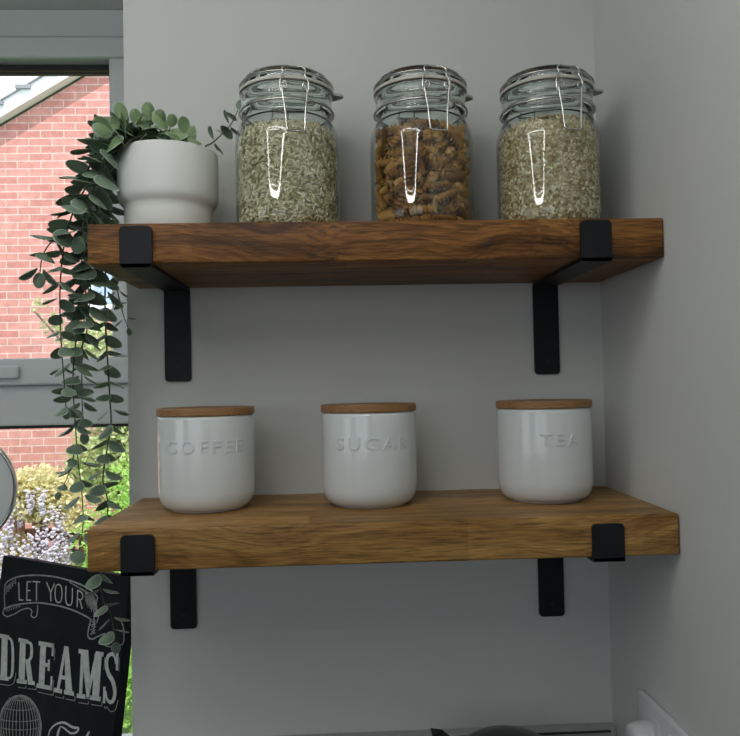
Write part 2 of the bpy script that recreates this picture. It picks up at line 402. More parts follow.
# ------------------------------------------------------------------ shelves
TH = .0418
def shelf(x0, x1, d, ztop, m, label, seed):
    bm = bmesh.new(); box(bm, (0, 0, 0), (x1-x0, d-.0005, TH), .0022, 3)
    o = obj('shelf', bm, m, None, True, .5, (x0, -d, ztop-TH)); tag(o, label, 'shelf'); return o
Z1, Z2 = .1487, -.1585
D1, D2 = .1955, .2142
shelf(-.6099, -.0120, D1, Z1, M['oak_top'], 'upper oak shelf holding the three glass jars and the plant pot', 1)
shelf(-.6078, -.0130, D2, Z2, M['oak_low'], 'lower oak shelf holding the three white canisters', 2)
def rrect(w, h, r, n=5, c=(0,0)):
    out = []
    for cx, cz, a0 in ((w/2-r, h/2-r, 0), (-w/2+r, h/2-r, 90), (-w/2+r, -h/2+r, 180), (w/2-r, -h/2+r, 270)):
        for k in range(n+1):
            a = math.radians(a0+90*k/n); out.append((c[0]+cx+r*math.cos(a), c[1]+cz+r*math.sin(a)))
    return out
def prism_y(bm, pts, y0, y1, mi=0):
    a = [bm.verts.new((x, y0, z)) for x, z in pts]; b = [bm.verts.new((x, y1, z)) for x, z in pts]
    bm.faces.new(a).material_index = mi; bm.faces.new(b[::-1]).material_index = mi; n = len(pts)
    for i in range(n): bm.faces.new((a[i], a[(i+1) % n], b[(i+1) % n], b[i])).material_index = mi
    return bm
def bracket(x, d, zt, zb, liph, label):
    # root sits at the foot of the wall plate
    w = .0326; t = .0038
    r = empty('shelf_bracket', (x+w/2, 0, zb), label, 'bracket', 'black steel shelf brackets')
    zu = zt-TH-zb                                     # underside of the board
    bm = bmesh.new()
    prism_y(bm, rrect(w, zu, .0045, 3, (0, zu/2)), -t-.0006, -.0006)   # wall plate
    box(bm, (-w/2, -d-t-.0006, zu-t), (w/2, -t, zu-.0002))             # arm under the board
    prism_y(bm, rrect(w, liph+t, .0045, 4, (0, zu-t+(liph+t)/2)), -d-t-.0006, -d-.0006)
    obj('flat_bar', bm, M['black'], r)
    obj('fixing_hole', prism_y(bmesh.new(), [(.003*math.cos(a*PI/6), .017+.003*math.sin(a*PI/6)) for a in range(12)], -t-.0012, -t-.0004), M['hole'], r)  # dark disc, shade of an open screw hole put into its colour
    return r
bracket(-.5765, D1, Z1, -.0122, .038, 'black steel bracket at the left end of the upper shelf')
bracket(-.1020, D1, Z1, -.0122, .039, 'black steel bracket at the right end of the upper shelf')
bracket(-.5740, D2, Z2, -.3240, .036, 'black steel bracket at the left end of the lower shelf')
bracket(-.1040, D2, Z2, -.3240, .034, 'black steel bracket at the right end of the lower shelf')

# ------------------------------------------------------------------ canisters
def text_mesh(body, size, extrude, space=1.0, bevel=.0):
    cu = bpy.data.curves.new('t', 'FONT'); cu.body = body; cu.size = size; cu.extrude = extrude; cu.space_character = space
    cu.bevel_depth = bevel; cu.bevel_resolution = 1; cu.align_x = 'CENTER'; cu.resolution_u = 4; cu.offset = 0
    o = bpy.data.objects.new('t', cu); C.objects.link(o); dg = bpy.context.evaluated_depsgraph_get()
    me = bpy.data.meshes.new_from_object(o.evaluated_get(dg)); bpy.data.objects.remove(o); bpy.data.curves.remove(cu)
    bm = bmesh.new(); bm.from_mesh(me); bpy.data.meshes.remove(me); return bm
def canister(x, y, word, aw, ac, lz, label, roll=0):
    r = empty('canister', (x, y, Z2+.0003), label, 'canister', 'white ceramic storage canisters')
    R = .0547
    prof = [(0,.0012), (.038,.0012), (.039,0), (.0418,0), (.0425,.0010)]
    for k in range(9):
        a = math.radians(90*k/8); prof.append((.0425+.0122*math.sin(a), .0015+.0215*(1-math.cos(a))))
    prof += [(R,.03), (R,.102), (R-.0006,.1050), (R-.0022,.1062), (R-.0045,.1055), (R-.005,.098), (R-.005,.03), (.040,.008), (0,.006)]
    obj('body', lathe(bmesh.new(), prof, 96), M['ceramic'], r, True, .9)
    obj('lid', lathe(bmesh.new(), [(0,.097), (.047,.097), (.047,.1066), (R+.0002,.1066), (R+.0007,.1072), (R+.0007,.1138), (R-.0003,.1150), (0,.1150)], 96), M['bamboo'], r, True, .5)
    bm = text_mesh(word, .0193, .0006, 1.35, .00045)
    xs = [v.co.x for v in bm.verts]; w0 = max(xs)-min(xs); mid = (max(xs)+min(xs))/2
    bmesh.ops.subdivide_edges(bm, edges=[e for e in bm.edges if e.calc_length() > .003], cuts=2)
    for v in bm.verts:
        a = math.radians(ac) + (v.co.x-mid)/w0*math.radians(aw); rr = R+.0001+v.co.z
        z = lz+v.co.y
        v.co = V((rr*math.sin(a), -rr*math.cos(a), z))
    o = obj('raised_lettering', bm, M['ceramic'], r, True, .6)
    return r
canister(-.5105, -.092, 'COFFEE', 95, 8, .0665, 'white canister marked COFFEE with a wooden lid')
canister(-.3225, -.092, 'SUGAR', 92, 3, .0660, 'white canister marked SUGAR with a wooden lid')
canister(-.1165, -.092, 'TEA', 49, 4, .0655, 'white canister marked TEA with a wooden lid')

# ------------------------------------------------------------------ clip-top jars
JZ = Z1+.0003
def make_jar(loc, rotz, label, tab=-4):
    r = empty('storage_jar', loc, label, 'jar', 'clip-top glass storage jars', rotz)
    out = [(0,0.0008), (.040,.0008), (.044,0), (.050,.0004), (.0555,.004), (.0585,.010), (.0594,.0155), (.0597,.020), (.0597,.022), (.0597,.026), (.0597,.05), (.0597,.08), (.0597,.102), (.0597,.105), (.0588,.114), (.0568,.1215), (.0540,.1275), (.0522,.1305)]
    neck = [(.0515,.133), (.0515,.141), (.0530,.1435), (.0530,.147), (.0518,.149), (.0520,.159), (.0535,.1615), (.0535,.1635), (.0520,.1645), (.0490,.1645), (.0482,.160), (.0482,.133)]
    inn = [(.0492,.1300), (.0518,.1262), (.0549,.1200), (.0568,.113), (.0579,.107), (.0580,.105), (.0580,.102), (.0580,.08), (.0580,.05), (.0580,.026), (.0580,.022), (.0566,.012), (.0525,.0062), (.047,.0038), (0,.0036)]
    bm = lathe(bmesh.new(), out+neck+inn, 144)
    bmesh.ops.recalc_face_normals(bm, faces=bm.faces)
    for f in bm.faces:
        c = f.calc_center_median()
        if c.z > .1315: f.material_index = 1
    obj('glass_body', bm, [M['jar_glass'], M['lid_glass']], r, True)
    lid = [(0,.1775), (.036,.1775), (.040,.1793), (.0425,.1818), (.0465,.1822), (.0488,.1805), (.0495,.1770), (.0500,.1745), (.0530,.1730), (.0537,.1710), (.0533,.1687), (.0470,.1685), (.0455,.1655), (.0442,.1655), (.0435,.1700), (.041,.1728), (0,.1735)]
    obj('glass_lid', lathe(bmesh.new(), lid, 96), M['lid_glass'], r, True, .9)
    bm = lathe(bmesh.new(), [(.0475,.1648), (.0538,.1648), (.0543,.1665), (.0538,.1683), (.0475,.1683)], 96, True)
    a0 = math.radians(tab); q = [(.0525,-.011), (.0575,-.0085), (.0645,-.0045), (.0665,0), (.0645,.0045), (.0575,.0085), (.0525,.011)]
    lo = []; hi = []
    for x, y in q:
        px, py = x*math.cos(a0)-y*math.sin(a0), x*math.sin(a0)+y*math.cos(a0); dz = max(0, x-.055)*.12
        lo.append(bm.verts.new((px, py, .1652+dz))); hi.append(bm.verts.new((px, py, .1680+dz)))
    bm.faces.new(lo); bm.faces.new(hi[::-1])
    for i in range(7): bm.faces.new((lo[i], lo[(i+1) % 7], hi[(i+1) % 7], hi[i]))
    obj('rubber_seal', bm, M['gasket'], r, True, .5)
    cl = obj('wire_clip', T(circ(.0541, .1425, 72), .0012, n=8, closed=True), M['steel'], r, True)
    bm = T(circ(.0537, .1735, 72), .0009, n=8, closed=True)
    def wire(pts, rad=.00095): tube(bm, cr([(x, -y, z) for x, y, z in pts], 5), rad, 7)
    for s in (-1, 1):
        wire([(s*.0040, .0505, .1790), (s*.0090, .0530, .1785), (s*.0128, .0550, .1745), (s*.0118, .0560, .1690), (s*.0150, .0570, .1620), (s*.0155, .0572, .1540), (s*.0145, .0573, .1480), (s*.0120, .0568, .1440)])
        wire([(s*.0135, .0590, .1560), (s*.0105, .0600, .1585), (s*.0085, .0598, .1545), (s*.0105, .0592, .1510), (s*.0135, .0590, .1525), (s*.0132, .0597, .1440), (s*.0110, .0612, .1260), (s*.0098, .0628, .1080), (s*.0080, .0635, .1045), (0, .0636, .1040)], .0011)
    wire([(-.004, .0505, .1790), (0, .0503, .1793), (.004, .0505, .1790)])
    wire([(-.0105, .0597, .1585), (-.004, .0600, .1560), (.004, .0600, .1560), (.0105, .0597, .1585)], .0011)
    for s in (-1, 1): tube(bm, [(s*.010, .0535, .1735), (s*.010, .0575, .158), (s*.010, .0545, .1425)], .001, 7)
    tube(bm, [(-.013, .0575, .158), (.013, .0575, .158)], .002, 8)
    obj('lid_wire_and_lever', bm, M['steel'], r, True)
    return r
JARS = [(-.4105, -.103), (-.2555, -.103), (-.1065, -.103)]
make_jar((*JARS[0], JZ), .21, 'left glass clip-top jar, filled with brown rice')
make_jar((*JARS[1], JZ), .20, 'middle glass clip-top jar, filled with spiral pasta', 2)
make_jar((*JARS[2], JZ), .17, 'right glass clip-top jar, filled with pale barley', -14)

def grains(name, center, n_side, n_top, fill, ln, wd, th, m, label, seed):
    rnd = random.Random(seed); vs = []; fs = []
    base = []
    for u, k in ((-.72, .62), (0, 1), (.72, .62)):
        for i in range(5):
            a = 2*PI*i/5; base.append((u*.5, k*.5*math.cos(a), k*.5*math.sin(a)))
    base = [(-.5,0,0)] + base + [(.5,0,0)]
    bf = [(0, 1+(i+1) % 5, 1+i) for i in range(5)]
    for r_ in (0, 1):
        for i in range(5): bf.append((1+5*r_+i, 1+5*r_+(i+1) % 5, 6+5*r_+(i+1) % 5, 6+5*r_+i))
    bf += [(16, 11+i, 11+(i+1) % 5) for i in range(5)]
    def put(p, ax, no, s):
        sd = no.cross(ax); o = len(vs)
        for x, y, z in base: vs.append(p+ax*(x*ln*s)+sd*(y*wd*s)+no*(z*th*s))
        for f in bf: fs.append(tuple(o+i for i in f))
    def topz(x, y): return fill + .0022*math.sin(x*60+seed)+.0022*math.cos(y*75+seed*2)
    for _ in range(n_side):
        a = rnd.uniform(0, 2*PI); z = rnd.uniform(.006, fill+.001); rr = .0563 - rnd.random()*.0018
        if z < .014: rr -= (.014-z)*.55
        if z > .108: rr -= (z-.108)*.38
        rad = V((math.cos(a), math.sin(a), 0)); tan = V((-rad.y, rad.x, 0)); b = rnd.uniform(0, PI)
        ax = (tan*math.cos(b)+V((0,0,1))*math.sin(b)+rad*rnd.uniform(-.2,.1)).normalized()
        no = (rad-ax*rad.dot(ax)).normalized(); put(rad*rr+V((0,0,z)), ax, no, rnd.uniform(.8, 1.1))
    for _ in range(n_top):
        a = rnd.uniform(0, 2*PI); q = .0515*math.sqrt(rnd.random()); x, y = q*math.cos(a), q*math.sin(a)
        ax = V((rnd.uniform(-1,1), rnd.uniform(-1,1), rnd.uniform(-.3,.3))).normalized(); no = ax.orthogonal().normalized()
        put(V((x, y, topz(x, y)+rnd.uniform(-.001,.001))), ax, no, 1)
    me = bpy.data.meshes.new(name); 
    o0 = len(vs); n = 40; prof = [(.049,.0052), (.0522,.010), (.0535,.02), (.0535,fill-.012), (.0515,fill-.002)]
    for r_, z in prof: vs += [V((r_*math.cos(2*PI*i/n), r_*math.sin(2*PI*i/n), z)) for i in range(n)]
    for k in range(len(prof)-1):
        for i in range(n): fs.append((o0+k*n+i, o0+k*n+(i+1) % n, o0+(k+1)*n+(i+1) % n, o0+(k+1)*n+i))
    fs.append(tuple(o0+i for i in range(n))[::-1]); fs.append(tuple(o0+(len(prof)-1)*n+i for i in range(n)))
    me.from_pydata([tuple(v) for v in vs], [], fs); me.materials.append(m)
    o = bpy.data.objects.new(name, me); C.objects.link(o); o.location = (*center, JZ)
    tag(o, label, 'rice' if 'rice' in name else 'barley', None, 'stuff'); return o
grains('rice', JARS[0], 4600, 1100, .118, .0072, .0028, .0024, M['rice'], 'brown rice filling the left glass jar', 5)
grains('barley', JARS[2], 5000, 1200, .121, .0054, .0036, .0024, M['oats'], 'pale beige barley grains filling the right glass jar', 8)

PASTA = [(275,124,656,39,92,-1),(149,-373,965,9,92,37),(-366,-150,438,-73,-62,-30),(411,255,344,-47,74,48),(-374,206,352,-42,51,75),(126,369,56,-87,49,-1),(0,-465,1049,100,5,0),(334,356,258,38,-35,-85),(-373,321,151,-23,-31,92),(-305,-95,591,-83,45,32),(-320,225,56,95,-32,0),(-323,-204,866,58,-82,2),(9,-390,56,26,97,0),(430,3,53,-54,84,-1),(-167,412,1119,-75,-66,5),(-280,-334,586,-97,21,-14),(-16,-161,1075,89,34,31),(-177,427,979,93,21,29),(440,-12,795,38,-90,-21),(-187,449,91,87,35,-36),(378,-234,52,-17,-98,4),(-419,-252,942,-2,2,-100),(-274,180,393,-9,97,21),(16,-417,830,67,-65,-37),(380,90,583,-92,-23,-31),(-94,-478,852,53,-11,-84),(238,170,1133,-89,39,22),(-166,-460,606,-36,14,-92),(354,-77,929,87,42,-27),(195,337,946,-73,-68,-1),(-363,-263,670,-27,93,-24),(-110,359,557,-77,-24,59),(33,-391,486,27,-95,13),(122,-390,752,-53,65,55),(286,-267,458,-51,-67,-53),(-272,-394,800,-82,57,5),(239,-338,254,-50,55,67),(-456,178,158,7,18,98),(42,-387,934,16,98,-9),(121,-91,1008,27,-82,-50),(310,221,886,89,-40,24),(-287,267,646,-86,49,17),(-367,10,134,-92,-32,20),(359,330,957,32,-34,-89),(-72,424,730,-74,-65,19),(-62,424,840,79,-43,-43),(-406,248,1086,49,84,25),(159,341,615,76,-41,51),(196,332,778,62,52,59),(103,-405,160,93,-37,1),(113,-473,605,61,15,-78),(371,-61,341,25,86,44),(87,429,459,78,-60,-19),(215,433,506,-79,40,47),(311,-122,104,40,87,29),(-77,-296,56,23,97,0),(454,-99,1118,6,95,31),(177,-328,498,63,25,74),(268,115,255,-92,-19,-35),(-139,352,152,67,36,-65),(461,144,398,27,-83,-49),(117,406,746,59,49,64),(110,473,895,-59,14,-79),(341,-337,528,-68,-68,-28),(333,145,999,83,45,33),(472,-83,536,-17,-93,-33),(-46,-479,160,99,-12,2),(-40,-435,649,10,-51,-85),(460,141,200,-27,89,-37),(-284,-273,55,-95,-30,0),(-97,-291,485,-8,85,-53),(-486,-45,683,-6,72,70),(-411,-92,253,-77,63,11),(-426,10,341,54,-83,17),(303,376,56,78,-62,0),(-387,16,453,13,82,-56),(-319,-112,705,-69,63,37),(-302,232,753,-51,-86,6),(-383,-76,60,-96,-28,7),(118,398,325,-41,82,39),(35,-424,288,77,60,22),(-198,437,660,90,41,-18),(379,-131,591,67,-63,39),(-80,380,399,-5,98,18),(-279,392,344,-80,-58,15),(-300,17,812,-94,31,-15),(393,-170,992,75,33,-57),(482,23,454,4,-88,-47),(290,-306,811,12,93,34),(-25,-359,1017,-84,-5,-54),(188,-448,55,92,39,0),(-23,408,622,-48,-79,37),(-409,60,57,82,57,0),(-146,289,929,-25,71,-66),(32,354,396,-35,43,-83),(-426,-224,169,46,-89,-5),(-59,383,217,76,3,-65),(-159,-81,1010,55,81,-22),(290,265,303,53,-41,-74),(-377,62,1106,-97,13,21),(-285,264,978,-62,75,22),(-255,-300,368,-89,-43,13),(163,276,169,-41,91,8),(-275,3,557,92,-38,-8),(-223,186,300,50,-86,1),(-164,-260,206,-33,-72,61),(-272,397,455,-82,-54,16),(77,215,1040,-84,-50,-21),(46,428,974,64,-59,49),(265,238,457,83,45,31),(-189,441,547,90,39,-18),(111,466,1081,96,-23,15),(247,132,367,82,56,14),(343,187,548,-99,-15,-7),(-335,273,548,92,33,-20),(-115,-369,324,37,-16,-92),(406,-258,406,52,84,-13),(467,131,93,-27,89,-37),(240,313,542,-81,-54,-25),(-267,-36,1013,56,58,-59),(311,-314,1027,86,31,-42),(-87,-45,1200,94,-32,-15),(86,104,1081,-88,-32,35),(421,-249,164,49,76,-42),(-303,-66,914,-68,73,-5),(408,-43,1034,78,49,-38),(483,3,692,1,-90,-43),(-127,33,1115,71,-62,-32),(-218,-435,56,88,-47,0),(-126,243,482,-34,93,-17),(-79,277,1083,69,-57,45),(-37,486,213,-31,-2,95),(-265,287,129,-35,-57,74),(-390,68,687,-81,57,17),(126,-304,655,68,73,-9),(-453,-57,970,12,91,39),(370,217,789,-87,44,-24),(-361,174,637,-70,51,50),(298,-271,694,48,-70,-53),(-372,-193,543,90,-33,30),(372,76,192,-24,81,-53),(60,-304,233,92,-11,-38),(-53,-413,420,-51,-63,58),(-388,-177,762,-83,55,4),(-217,-328,713,24,93,29),(-264,-409,325,-58,37,-73),(-327,-23,230,15,-70,-69),(-146,-325,825,54,51,-68),(-253,-304,169,-64,40,66),(-174,229,385,-19,95,-24),(399,56,947,-77,-39,50),(-471,-122,357,16,-66,-73),(226,-355,686,-35,56,75),(-218,-269,1079,-94,34,8),(-425,221,798,45,87,-19),(-179,193,1093,-88,47,-7),(362,-77,454,-25,-86,-45),(312,-369,932,64,54,-55),(296,22,420,-31,-86,-39),(387,131,699,-50,-82,28),(282,282,134,-39,52,76),(391,-206,734,-5,-96,28),(4,375,1103,-10,67,74),(-304,-241,447,-84,-50,19),(-479,71,476,12,80,-59),(-234,-316,489,52,79,32),(107,-467,398,-96,-23,-19),(410,-116,191,-75,-66,0),(206,-438,296,-81,-38,-44),(-479,49,895,9,85,51),(-313,201,865,63,77,-9),(-337,-202,339,-63,-75,-20),(28,346,904,87,-6,-49),(95,477,155,29,-4,-96),(-156,-123,1136,-54,81,-24),(458,-141,288,-29,-95,-11),(387,-139,830,-48,78,-40),(369,320,687,-24,27,93),(-289,-226,975,-74,67,4),(208,-328,97,86,31,40),(287,239,1032,71,30,63),(-366,168,975,-48,87,-9),(-182,-451,269,63,-27,73),(-280,393,826,69,50,-53),(-282,-390,972,68,-49,54),(-343,-196,104,88,3,48),(-372,107,182,-86,-38,35),(-230,422,222,86,46,-24),(-415,137,540,-65,-46,60),(297,-247,328,-64,75,17),(197,437,665,91,-41,5),(207,445,270,2,-3,-100),(312,-49,668,79,46,-41),(216,-347,881,-28,-83,-48),(220,-64,1058,-8,-100,0)]
def fusilli_mesh():
    bm = bmesh.new(); n = 18; rings = []; L = .0315; N = 40
    for i in range(N+1):
        u = i/N; z = (u-.5)*L; ph = u*2*PI*1.95; ring = []
        for k in range(n):
            a = 2*PI*k/n; q = .5+.5*math.cos(3*a); rr = (.0014+.0046*q**2.0)*(1-.45*max(0, abs(u-.5)*2-.9)*10)
            ring.append(bm.verts.new((rr*math.cos(a+ph), rr*math.sin(a+ph), z)))
        rings.append(ring)
    for a, b in zip(rings, rings[1:]):
        for k in range(n): bm.faces.new((a[k], a[(k+1) % n], b[(k+1) % n], b[k]))
    bm.faces.new(rings[0][::-1]); bm.faces.new(rings[-1]); return bm
fus = None
for cx_, cy_, cz_, dx, dy, dz in PASTA:
    if fus is None: o = fus = obj('fusilli', fusilli_mesh(), M['pasta'], None, True, .7)
    else: o = fus.copy(); C.objects.link(o)
    o.location = (JARS[1][0]+cx_*1e-4, JARS[1][1]+cy_*1e-4, JZ+.0042+cz_*1.06e-4)
    o.rotation_euler = V((dx, dy, dz)).to_track_quat('Z', 'X').to_euler()
    tag(o, 'brown spiral pasta piece packed inside the middle glass jar', 'pasta', 'spiral pasta in the middle jar')

# ------------------------------------------------------------------ potted eucalyptus
PX, PY = -.5478, -.100
pl = empty('potted_plant', (PX, PY, Z1+.0003), 'trailing eucalyptus in a stepped white pot at the left end of the upper shelf', 'plant')
pp = [(0,0), (.0478,0), (.0488,.0012), (.0490,.028), (.0492,.0345), (.0510,.0372), (.0540,.0405), (.0556,.0445), (.0562,.050), (.0566,.096), (.0560,.0985), (.0545,.0992), (.0530,.0985), (.0525,.055), (.045,.05), (0,.05)]
obj('pot', lathe(bmesh.new(), pp, 96), M['pot'], pl, True, .9)
obj('soil', lathe(bmesh.new(), [(0,.080), (.052,.080), (.0522,.086), (.03,.090), (0,.092)], 48), M['soil'], pl, True)
RT = V((PX, PY, Z1+.0003))
def leaf(bm, base, ax, no, ln, wd, cup=.15):
    """rounded blade from base along ax; face normal no; pale rim ring"""
    ax = ax.normalized(); no = (no-ax*no.dot(ax)).normalized(); sd = no.cross(ax); n = 14
    c = base+ax*(ln*.52)
    def pt(k, s):
        a = 2*PI*k/n+PI; x = math.cos(a); y = math.sin(a); t = (x+1)/2
        wsc = (1-.18*max(0, -x)**2)*(1-.10*max(0, x)**3)
        return c+ax*(x*ln*.5*s)+sd*(y*wd*.5*s*wsc)-no*(cup*wd*(s*abs(y))**2)-no*(cup*.7*ln*(t*s)**2)
    cv = bm.verts.new(c-no*(cup*.35*ln*.25)); r1 = [bm.verts.new(pt(k, .55)) for k in range(n)]; r2 = [bm.verts.new(pt(k, .92)) for k in range(n)]; r3 = [bm.verts.new(pt(k, 1)) for k in range(n)]
    for k in range(n):
        j = (k+1) % n
        bm.faces.new((cv, r1[k], r1[j])); bm.faces.new((r1[k], r2[k], r2[j], r1[j]))
        bm.faces.new((r2[k], r3[k], r3[j], r2[j])).material_index = 1
def smp(P, dist):
    for a, b in zip(P, P[1:]):
        l = (b-a).length
        if dist <= l: return a+(b-a)*(dist/l), (b-a).normalized()
        dist -= l
    return P[-1], (P[-1]-P[-2]).normalized()
def branch(pts, s0, gap0, gap1, l0, l1, seed, mleaf='leaf', droop=.35, start=.012, rad=.0012, ph0=None, tip=True, wr=.95):
    rnd = random.Random(seed)
    P = [p-RT for p in cr(pts, 8)]
    st = obj('trailing_stem', T(P, rad, n=6, r1=rad*.5), M['stem'], pl, True)
    tot = sum((b-a).length for a, b in zip(P, P[1:])); d = start; bm = bmesh.new(); ph = rnd.uniform(0, PI) if ph0 is None else ph0; k = 0
    while d < tot:
        u = d/tot; p, t = smp(P, d); e = t.orthogonal().normalized()
        ref = V((1,0,0)) if abs(t.x) < .9 else V((0,1,0)); e = (ref-t*ref.dot(t)).normalized(); f = t.cross(e)
        ln = (l0+(l1-l0)*u)*rnd.uniform(.85, 1.15)
        a = ph+(k % 2)*PI/2+rnd.uniform(-.35,.35)
        for s in (0, PI):
            o = e*math.cos(a+s)+f*math.sin(a+s); dr_ = droop+rnd.uniform(-.25,.25)
            ax = o*math.cos(dr_)+t*math.sin(dr_)+V((0,0,-.12)); no = o*-math.sin(dr_)+t*math.cos(dr_)
            no = (no*-1 if no.z < 0 else no)+V((rnd.uniform(-.35,.35), rnd.uniform(-.35,.35), 0))
            q = p+o*.0022; bad = False
            for s_ in (.3, .6, 1.0):
                wp = RT+q+ax.normalized()*ln*s_
                if wp.x > -.6155 and wp.y > -.225 and (Z1-TH-.006 < wp.z < Z1+.004 or Z2-TH-.006 < wp.z < Z2+.004): bad = True
                lp_ = wp-RT
                if math.hypot(lp_.x, lp_.y) < .058 and lp_.z < .098: bad = True
                if wp.y > -.004 and wp.x > -.634: bad = True
                if math.hypot(wp.x-JARS[0][0], wp.y-JARS[0][1]) < .063: bad = True
            if bad: continue
            leaf(bm, q, ax, no, ln*rnd.uniform(.9,1.08), ln*wr, rnd.uniform(.06,.18))
        d += (gap0+(gap1-gap0)*u)*rnd.uniform(.85,1.15); k += 1
    if tip: leaf(bm, P[-1], (P[-1]-P[-2]), V((.3,-1,.3)), l1*.8, l1*.6)
    b = obj('leaves', bm, [M[mleaf], M['rim']], st, True); return st
def px(*L): return [aty(x, y, Y) for x, y, Y in L]
soil = [aty(150, 150, -.10), ]
o1 = V((PX-.025, PY+.0, Z1+.092)); o2 = V((PX-.03, PY+.02, Z1+.092)); o3 = V((PX-.02, PY-.02, Z1+.092))
branch([o1]+px((122,128,-.11), (108,135,-.12), (95,155,-.125), (82,185,-.13), (72,215,-.13), (64,245,-.13), (60,290,-.13), (61,340,-.13), (64,380,-.13), (66,408,-.13)), 0, .014, .021, .030, .016, 1, start=.05)
branch([o2]+px((124,132,-.10), (112,145,-.10), (103,170,-.10), (94,205,-.10), (84,240,-.10), (80,285,-.10), (77,330,-.10), (73,375,-.10), (75,420,-.10), (78,460,-.10), (82,495,-.10), (83,525,-.10), (79,552,-.10)), 0, .015, .020, .029, .019, 2, start=.035)
branch([o2]+px((122,130,-.08), (110,150,-.07), (100,190,-.07), (90,230,-.08), (87,270,-.08), (84,320,-.08), (82,360,-.08), (82,400,-.08), (84,432,-.08)), 0, .015, .017, .028, .018, 3, start=.045)
branch([o2]+px((118,135,-.06), (112,165,-.055), (109,215,-.055), (106,260,-.055), (105,310,-.055), (107,350,-.055), (110,400,-.055), (111,425,-.055), (107,450,-.055), (103,480,-.055), (108,505,-.055), (104,545,-.055), (100,575,-.055), (103,600,-.055), (111,615,-.055), (115,642,-.055)), 0, .017, .018, .025, .018, 4, ph0=.2)
branch([o1]+px((118,132,-.12), (105,150,-.13), (90,180,-.14), (76,205,-.145), (68,225,-.145), (58,236,-.145), (48,246,-.145), (42,258,-.145), (40,272,-.145)), 0, .017, .018, .024, .022, 6)
branch(px((100,190,-.07), (112,215,-.03), (117,250,-.018), (117,285,-.018), (122,310,-.018), (128,328,-.018)), 0, .018, .018, .015, .012, 7, start=.05)
branch([o3]+px((122,138,-.13), (112,150,-.14), (102,168,-.145), (94,190,-.15), (86,214,-.15), (80,236,-.15)), 0, .012, .014, .029, .024, 8)
branch(px((75,450,-.10), (70,470,-.10), (64,485,-.10), (60,492,-.10)), 0, .015, .015, .013, .012, 9, start=.01, rad=.0009)
branch([o1]+px((120,134,-.09), (106,160,-.09), (98,200,-.09), (92,250,-.10), (90,300,-.10), (86,335,-.10), (80,350,-.10)), 0, .013, .016, .028, .024, 10, start=.045)
# short upright shoots over the pot
def shoot(dx, dy, tx, ty, tz, l0, l1, seed, gap=.009):
    a = RT+V((dx, dy, .088)); b = RT+V((tx, ty, tz)); mid = (a+b)/2+V((0,0,.006))
    branch([a, mid, b], 0, gap, gap, l0, l1, seed, 'leaf_top', .5, start=.006, rad=.0013, wr=.9)
for i, q in enumerate([(-.03,-.01,-.050,-.020,.114,.022,.020), (-.028,-.02,-.038,-.034,.121,.021,.019), (-.02,-.01,-.026,-.022,.119,.020,.018), (-.015,-.02,-.013,-.034,.121,.020,.018), (-.006,-.01,-.002,-.028,.117,.018,.017),
                       (0,-.015,.010,-.034,.113,.016,.015), (.008,-.01,.021,-.026,.113,.015,.014), (.012,-.018,.029,-.034,.105,.015,.013), (-.02,.01,-.032,.018,.124,.020,.018), (-.035,0,-.058,.004,.112,.020,.018), (.0,.01,.012,.012,.118,.016,.014), (-.032,-.02,-.052,-.038,.104,.022,.020)]):
    q = list(q); q[4] += .006; q[5] *= 1.38; q[6] *= 1.35; shoot(*q, 40+i)
branch([RT+V((.025,.01,.088))]+px((204,148,-.075), (212,143,-.072), (222,134,-.070), (231,124,-.068), (238,110,-.064)), 0, .016, .014, .018, .020, 60, start=.048, rad=.0011, ph0=.9)

# ------------------------------------------------------------------ chalkboard sign on the sill
TR, TL = V((-.6411, .06, -.2725)), V((-.8775, .22, -.2725))
uu = (TR-TL).normalized(); hn = V((uu.y, -uu.x, 0)).normalized()    # horizontal normal, towards the room
if hn.y > 0: hn = -hn
lean = math.atan(.157); dn = (V((0,0,-1))*math.cos(lean)+hn*math.sin(lean)).normalized(); nn = uu.cross(dn).normalized()
if nn.y > 0: nn = -nn
SH = (TR.z-SILL-.0003)/math.cos(lean)-.0; SW = (TR-TL).length
org = TL+dn*(SH-.003)
# local frame: x = uu, y = into the board, z = up
rot = Matrix((uu, -nn, -dn)).transposed().to_4x4()
sg = bpy.data.objects.new('chalkboard_sign', None); C.objects.link(sg); sg.matrix_world = Matrix.Translation(org) @ rot
sg.empty_display_size = .02
tag(sg, 'black chalkboard sign reading LET YOUR DREAMS, leaning on the windowsill', 'sign')
SH -= .003
obj('board', B((0, 0, 0), (SW, .0155, SH), .0012), M['sign'], sg)
def sp(x, y):
    d = ray(x, y); t = (TL-CAM).dot(nn)/d.dot(nn); p = CAM+d*t-org; return V((p.dot(uu), -p.dot(dn)))
def ribbon(bm, pts, w, w1=None, z=-.0006, y1=-.0001, closed=False):
    P = [V((p[0], p[1])) for p in pts]; N = len(P); L = []; R_ = []
    for i in range(N):
        a = P[i-1] if (i or closed) else P[0]; b = P[(i+1) % N] if (i < N-1 or closed) else P[-1]
        t = (b-a).normalized(); n = V((-t.y, t.x)); ww = w if w1 is None else w+(w1-w)*math.sin(PI*i/(N-1)); L.append(P[i]+n*ww/2); R_.append(P[i]-n*ww/2)
    lv = [bm.verts.new((p.x, z, p.y)) for p in L]; rv = [bm.verts.new((p.x, z, p.y)) for p in R_]
    lb = [bm.verts.new((p.x, y1, p.y)) for p in L]; rb = [bm.verts.new((p.x, y1, p.y)) for p in R_]
    for i in range(N if closed else N-1):
        j = (i+1) % N
        bm.faces.new((lv[i], lv[j], rv[j], rv[i])); bm.faces.new((lv[j], lv[i], lb[i], lb[j])); bm.faces.new((rv[i], rv[j], rb[j], rb[i]))
    return bm
